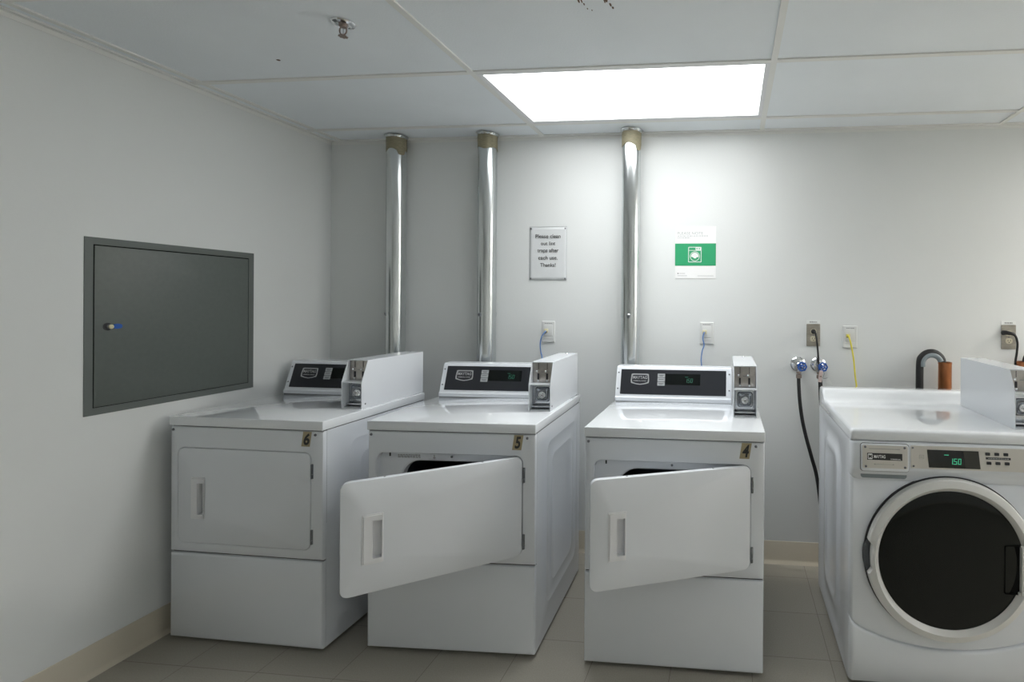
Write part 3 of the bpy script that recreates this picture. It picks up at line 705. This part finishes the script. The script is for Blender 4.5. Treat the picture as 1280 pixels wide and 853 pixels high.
b.loops([[(ix+r_*math.cos(2*PI*j/n), yy, iz-.0095+r_*math.sin(2*PI*j/n)) for j in range(n)] for r_, yy in ((.0265,-.0023),(.0265,-.0030),(.0235,-.0030),(.0235,-.0023))])
P = [(ix+.0205*math.cos(a), iz-.0095+.0205*math.sin(a)) for a in [math.radians(-12+200*i/24) for i in range(25)]]
P += [(ix-.012, iz-.0135), (ix-.004, iz-.0205), (ix+.004, iz-.0215), (ix+.010, iz-.0150)]
b.loops([xz(P, -.0023), xz(P, -.0030)], True, True)
b.use('greenp')
for c_ in (ix+.012, ix+.024): b.lathe([(.0035, -.0029), (.0035, -.0034)], (c_, 0, iz+.032), 'y', 12)
b.build('washer_symbol', t)
b = MB('inklight'); b.text('PLEASE NOTE', (-.0290, -.0022, .2480), (1,0,0), (0,0,1), w=.140, h=.0150, thick=.0004); b.build('heading', t); b = MB('inklight')
random.seed(9)
for zz, xe in ((.2315, .068), (.2205, -.030)):
    xx = -.098
    while xx < xe:
        w_ = random.uniform(.004, .014); b.box(xx, min(xx+w_, xe), -.0022, -.0017, zz, zz+.0035); xx += w_+.0028
for a, c_, zz in ((-.088,-.056,.0265), (-.098,-.045,.0140), (.012,.100,.0135)): b.box(a, c_, -.0022, -.0017, zz, zz+.0022)
b.use('ink'); b.box(-.098, -.092, -.0022, -.0017, .0250, .0300); b.build('small_print', t)

# ------------------------------------------------------------------ network plates and cables
def jack_plate(x, z, label):
    t = empty('network_wall_plate', (x, YB, z)); tag(t, label, 'wall plate', 'white network wall plates')
    b = MB('jack'); w, h = .0375, .0590
    b.loops([xz(rrect(-w, w, -h, h, .003), 0), xz(rrect(-w, w, -h, h, .003), -.004), xz(rrect(-w+.003, w-.003, -h+.003, h-.003, .003), -.0075),
             xz(rrect(-.0255, .0255, -.0400, .0400, .002), -.0077), xz(rrect(-.0250, .0250, -.0395, .0395, .002), -.0068)], True, True)
    b.build('plate', t)
    b = MB('jack'); b.box(-.0245, .0245, -.0100, -.0066, -.0245, .0390, .001); b.box(-.0245, .0245, -.0088, -.0066, -.0390, -.0275, .001); b.build('insert', t)
    b = MB('inkgrey')
    random.seed(int(x*100)+500); xx = -.021
    while xx < .018:
        w_ = random.uniform(.003, .007); b.box(xx, xx+w_, -.0082, -.0074, .0445, .0480); xx += w_+.0018
    b.build('caption', t)
    b = MB('cream'); b.box(-.0235, .0000, -.0140, -.0095, -.0050, .0160, .0015); b.use('seam'); b.box(-.0190, -.0060, -.0146, -.0130, -.0030, .0070); b.build('jack', t)
    return t
jack_plate(-1.0214, 1.2328, 'white network wall plate with blue cable, between middle and rightmost ducts')
jack_plate(-.1302, 1.2366, 'white network wall plate with blue cable, below the green poster')
jack_plate(.6308, 1.2264, 'white network wall plate with yellow cable, left above the washer')
def cable(name, pts, r, m, label, cat, group=None, plug=None):
    O = Vector(pts[0]); t = empty(name, tuple(O)); tag(t, label, cat, group)
    MB(m).tube([tuple(Vector(p)-O) for p in pts], r, 10, 8).build('cord', t)
    if plug: plug(t)
    return t
def rj(m):
    def f(t): MB(m).box(-.005, .005, -.004, .010, -.007, .005, .001).build('plug', t)
    return f
cable('network_cable', [(-1.033,2.774,1.2360),(-1.036,2.764,1.2290),(-1.052,2.762,1.205),(-1.0605,2.764,1.165),(-1.056,2.762,1.120),(-1.0475,2.758,1.085),(-1.046,2.745,.99),(-1.05,2.73,.8),(-1.05,2.65,.62)], .0033, 'cableb', 'blue cable dropping behind dryer 5 from its wall plate', 'cable', 'blue network cables', rj('inklight'))
cable('network_cable', [(-.1425,2.774,1.2400),(-.146,2.764,1.2330),(-.1495,2.762,1.205),(-.1435,2.762,1.172),(-.1530,2.760,1.140),(-.1580,2.758,1.095),(-.155,2.75,1.055),(-.15,2.74,.90),(-.15,2.65,.7)], .0033, 'cableb', 'blue cable dropping behind dryer 4 from its wall plate', 'cable', 'blue network cables', rj('inklight'))
cable('network_cable', [(.6165,2.774,1.2340),(.6200,2.760,1.2270),(.6310,2.756,1.1830),(.6430,2.754,1.110),(.6510,2.750,1.020),(.6580,2.745,.955),(.662,2.74,.80),(.66,2.67,.65)], .0042, 'cabley', 'yellow cable dropping behind the washer from its wall plate', 'cable', None, rj('cabley'))

# ------------------------------------------------------------------ power outlets
def outlet(x, z, label, hm=.0595):
    t = empty('power_outlet', (x, YB, z)); tag(t, label, 'power outlet', 'steel plated power outlets')
    w, h = .0355, hm
    b = MB('sst'); b.loops([xz(rrect(-w, w, -h, h, .003), 0), xz(rrect(-w, w, -h, h, .003), -.003), xz(rrect(-w+.002, w-.002, -h+.002, h-.002, .003), -.005)], True, True); b.build('plate', t)
    for s_ in (1, -1):
        b = MB('outletp'); c_ = s_*.0195
        b.loops([[(p, yy, c_+q) for p, q in rrect(-.0170, .0170, -.0142, .0142, .0125, 8)] for yy in (-.0045, -.0075)], True, True)
        b.use('seam')
        for dx in (-.0065, .0055): b.box(dx, dx+.0022, -.0080, -.0072, c_-.002, c_+.006)
        b.lathe([(.0026, -.0072), (.0026, -.0080)], (0, 0, c_-.0075), 'y', 10)
        b.build('receptacle', t)
    screw(t, (0, -.0045, 0), .0032)
    b = MB('white'); b.box(-w, w, -.0016, 0, h+.001, h+.0205)
    b.use('inkgrey'); random.seed(int(x*100)); xx = -.020
    while xx < .020:
        w_ = random.uniform(.002, .005); b.box(xx, xx+w_, -.0020, -.0014, h+.007, h+.0145); xx += w_+.0022
    b.build('label_strip', t)
outlet(.4403, 1.2330, 'steel power outlet with black plug, above the blue valves')
outlet(1.4280, 1.2360, 'steel power outlet with black plug at the right edge above coin box', .0625)
def plug(dx):
    def f(t):
        b = MB('rubber'); b.lathe([(.0120, .024), (.0130, .012), (.0120, .002), (.0075, -.004)], (0,0,0), 'y', 16); b.build('plug', t)
    return f
def plug2(t):
    b = MB('rubber'); b.tube([(-.0035,.022,0), (.000,.006,.002), (.014,-.002,.0), (.032,-.003,-.004), (.040,-.003,-.010)], lambda u: .0125-.0055*u, 14, 5); b.build('plug', t)
cable('power_cable', [(.4380,2.7560,1.2530),(.4440,2.738,1.2440),(.4500,2.736,1.210),(.4555,2.732,1.150),(.4600,2.728,1.080),(.4660,2.690,1.010),(.475,2.67,.93),(.53,2.65,.84),(.62,2.61,.80)], .0052, 'rubber', 'black power cord hanging in front of the right blue valve', 'power cord', None, plug(0))
cable('power_cable', [(1.4000,2.7560,1.2580),(1.4180,2.745,1.2570),(1.4370,2.742,1.2450),(1.4460,2.740,1.210),(1.4430,2.738,1.165),(1.4340,2.735,1.105),(1.43,2.73,1.0),(1.42,2.72,.8)], .0055, 'rubber', 'black power cord dropping behind the coin box at the right edge', 'power cord', None, plug2)

# ------------------------------------------------------------------ valves and hoses
def valve(x, z, label, turn):
    t = empty('water_valve', (x, YB, z)); tag(t, label, 'valve', 'blue handled water valves')
    b = MB('chrome'); b.lathe([(.041, 0), (.041, -.003), (.036, -.009), (.022, -.014), (.015, -.015)], (0,0,0), 'y', 40); b.build('escutcheon', t)
    b = MB('steel'); b.lathe([(.0125, -.012), (.0125, -.040), (.0165, -.042), (.0165, -.056), (.012, -.060), (.008, -.060)], (0,0,0), 'y', 20)
    b.tube([(0,-.046,.002), (0,-.050,-.015), (-.002,-.052,-.036)], .0105, 14, 4); b.use('bronze'); b.lathe([(.0128, 0), (.0128, .012)], (-.002, -.052, -.044), 'z', 8)
    b.lathe([(.005, -.060), (.005, -.078)], (.012, 0, -.004), 'y', 12); b.build('valve_body', t)
    b = MB('blue'); c_ = (.012, 0, -.004)
    n = 28; rr = lambda a: .0205+.0013*math.cos(7*a)
    for j in range(1): pass
    L = []
    for j in range(n+1):
        a = 2*PI*j/n; R = rr(a)
        L.append([(c_[0]+(R+.0042*math.cos(p))*math.cos(a), -.076+.0042*math.sin(p), c_[2]+(R+.0042*math.cos(p))*math.sin(a)) for p in [2*PI*q/8 for q in range(8)]])
    b.loops(L)
    for k_ in range(5):
        a = 2*PI*k_/5+turn; b.tube([(c_[0], -.077, c_[2]), (c_[0]+.0205*math.cos(a), -.076, c_[2]+.0205*math.sin(a))], .0034, 8, 1, False)
    b.lathe([(.0085, -.070), (.0085, -.081), (.006, -.083)], c_, 'y', 16)
    b.use('inklight'); b.lathe([(.0035, -.0825), (.0030, -.0845)], c_, 'y', 10)
    b.build('hand_wheel', t)
valve(.3611, 1.0753, 'left water valve with blue hand wheel and black hose', .3)
valve(.4672, 1.0751, 'right water valve with blue hand wheel, crossed by the power cord', .9)
def hose(pts, label):
    O = Vector(pts[0]); t = empty('water_hose', tuple(O)); tag(t, label, 'hose', 'black water supply hoses')
    MB('rubber').tube([tuple(Vector(p)-O) for p in pts], .0095, 14, 8).build('tube', t)
    b = MB('bronze'); b.lathe([(.0135, -.014), (.0150, -.012), (.0150, .004), (.0115, .006)], (0,0,0), 'z', 12); b.build('coupling', t)
hose([(.3591,2.7380,1.0220),(.3580,2.734,1.000),(.3590,2.726,.950),(.3640,2.722,.880),(.3770,2.722,.790),(.3960,2.722,.7050),(.4250,2.722,.600),(.4560,2.722,.480),(.49,2.712,.22),(.53,2.70,.05),(.60,2.67,.0098),(.66,2.64,.06),(.68,2.61,.25)], 'black water hose curving down the wall from the left valve')
hose([(.4652,2.7380,1.0220),(.4670,2.730,1.000),(.4680,2.724,.95),(.474,2.72,.85),(.50,2.71,.65),(.56,2.69,.45),(.65,2.62,.35),(.68,2.60,.35)], 'black water hose behind the washer below the right valve')
t = empty('paper_tag', (.4640, 2.6830, 1.0560)); tag(t, 'small pinkish paper tag wrapped under the right valve', 'tag')
b = MB('pink'); b.X = Matrix.Rotation(.12, 4, 'Y')
b.loops([[(p, yy, q) for p, q in rrect(-.0090, .0090, -.058, .002, .002, 4)] for yy in (-.0050, -.0065)], True, True); b.use('stain'); b.box(-.004, .005, -.0072, -.0063, -.031, -.026); b.build('strip', t)
t = empty('hang_tag', (.4900, 2.7330, 1.0400)); tag(t, 'small cream tag hanging on a wire above the washer corner', 'tag')
P = [(.010,-.022),(.022,-.026),(.042,-.062),(.010,-.054)]; b = MB('white'); b.loops([xz(P, 0), xz(P, -.001)], True, True); b.build('card', t)
b = MB('screw'); b.tube([(-.012,-.01,.010),(-.002,-.006,-.004),(-.008,-.006,-.026),(.002,-.003,-.030),(.016,-.0005,-.026)], .0011, 6, 6); b.build('wire', t)

# ------------------------------------------------------------------ copper standpipes with drain hoses
def stand(x, ztop, label):
    t = empty('copper_standpipe', (x, 2.7250, 0)); tag(t, label, 'pipe', 'copper standpipes behind the washers')
    r = .0315
    b = MB('copper'); L = []
    prof = [(r, .06), (r, ztop-.012), (r+.0012, ztop-.010), (r+.0012, ztop-.001), (r-.0005, ztop), (r-.003, ztop-.001), (r-.004, ztop-.05)]
    b.lathe(prof, (0,0,0), 'z', 36, False)
    b.lathe([(r, .06), (r*.9, .0)], (0,0,0), 'z', 36, False); b.build('pipe', t)
stand(1.0900, 1.1085, 'copper standpipe holding the curved black drain hose')
stand(1.4680, 1.1180, 'copper standpipe just visible at the right edge behind the coin box')
def drain(x0, zc, R, sgn, label, bot):
    t = empty('drain_hose', (x0, 2.7230, zc)); tag(t, label, 'hose', 'looped black drain hoses')
    # arc about (x0, zc); the inserted end is at +sgn*R, the leg at -sgn*R
    P = [(-sgn*R, 0, -bot), (-sgn*R, 0, -.25), (-sgn*R, 0, -.12), (-sgn*R, 0, -.03)]
    P += [(-sgn*R*math.cos(a), 0, R*math.sin(a)*1.02) for a in [PI*k_/10 for k_ in range(1, 10)]]
    P += [(sgn*R, 0, -.01), (sgn*R, .001, -.06)]
    b = MB('rubber'); b.tube(P, .0185, 18, 5); b.build('hose', t)
    P = []
    for k_ in range(0, 21):
        a = -.34+(PI*.90+.34)*k_/20; rr_ = R-.0095
        P.append((-sgn*rr_*math.cos(max(a, 0)), -.0085, (rr_*math.sin(a) if a >= 0 else a*R*.75)))
    b = MB('rubberg'); b.tube(P, .0145, 14, 2); b.build('hose_guide', t)
drain(1.0215, 1.0980, .0560, 1, 'black drain hose with grey guide looping into the copper standpipe', 1.078)
drain(1.5350, 1.1100, .0560, -1, 'black drain hose at the right edge entering the second copper standpipe', 1.090)

# ------------------------------------------------------------------ world and view
w = bpy.data.worlds.new('world'); bpy.context.scene.world = w; w.use_nodes = True
w.node_tree.nodes['Background'].inputs[0].default_value = (.5,.5,.5,1); w.node_tree.nodes['Background'].inputs[1].default_value = .0
vs = bpy.context.scene.view_settings
vs.view_transform = 'Standard'; vs.look = 'None'; vs.gamma = 1; vs.use_curve_mapping = False; vs.exposure = 0.10
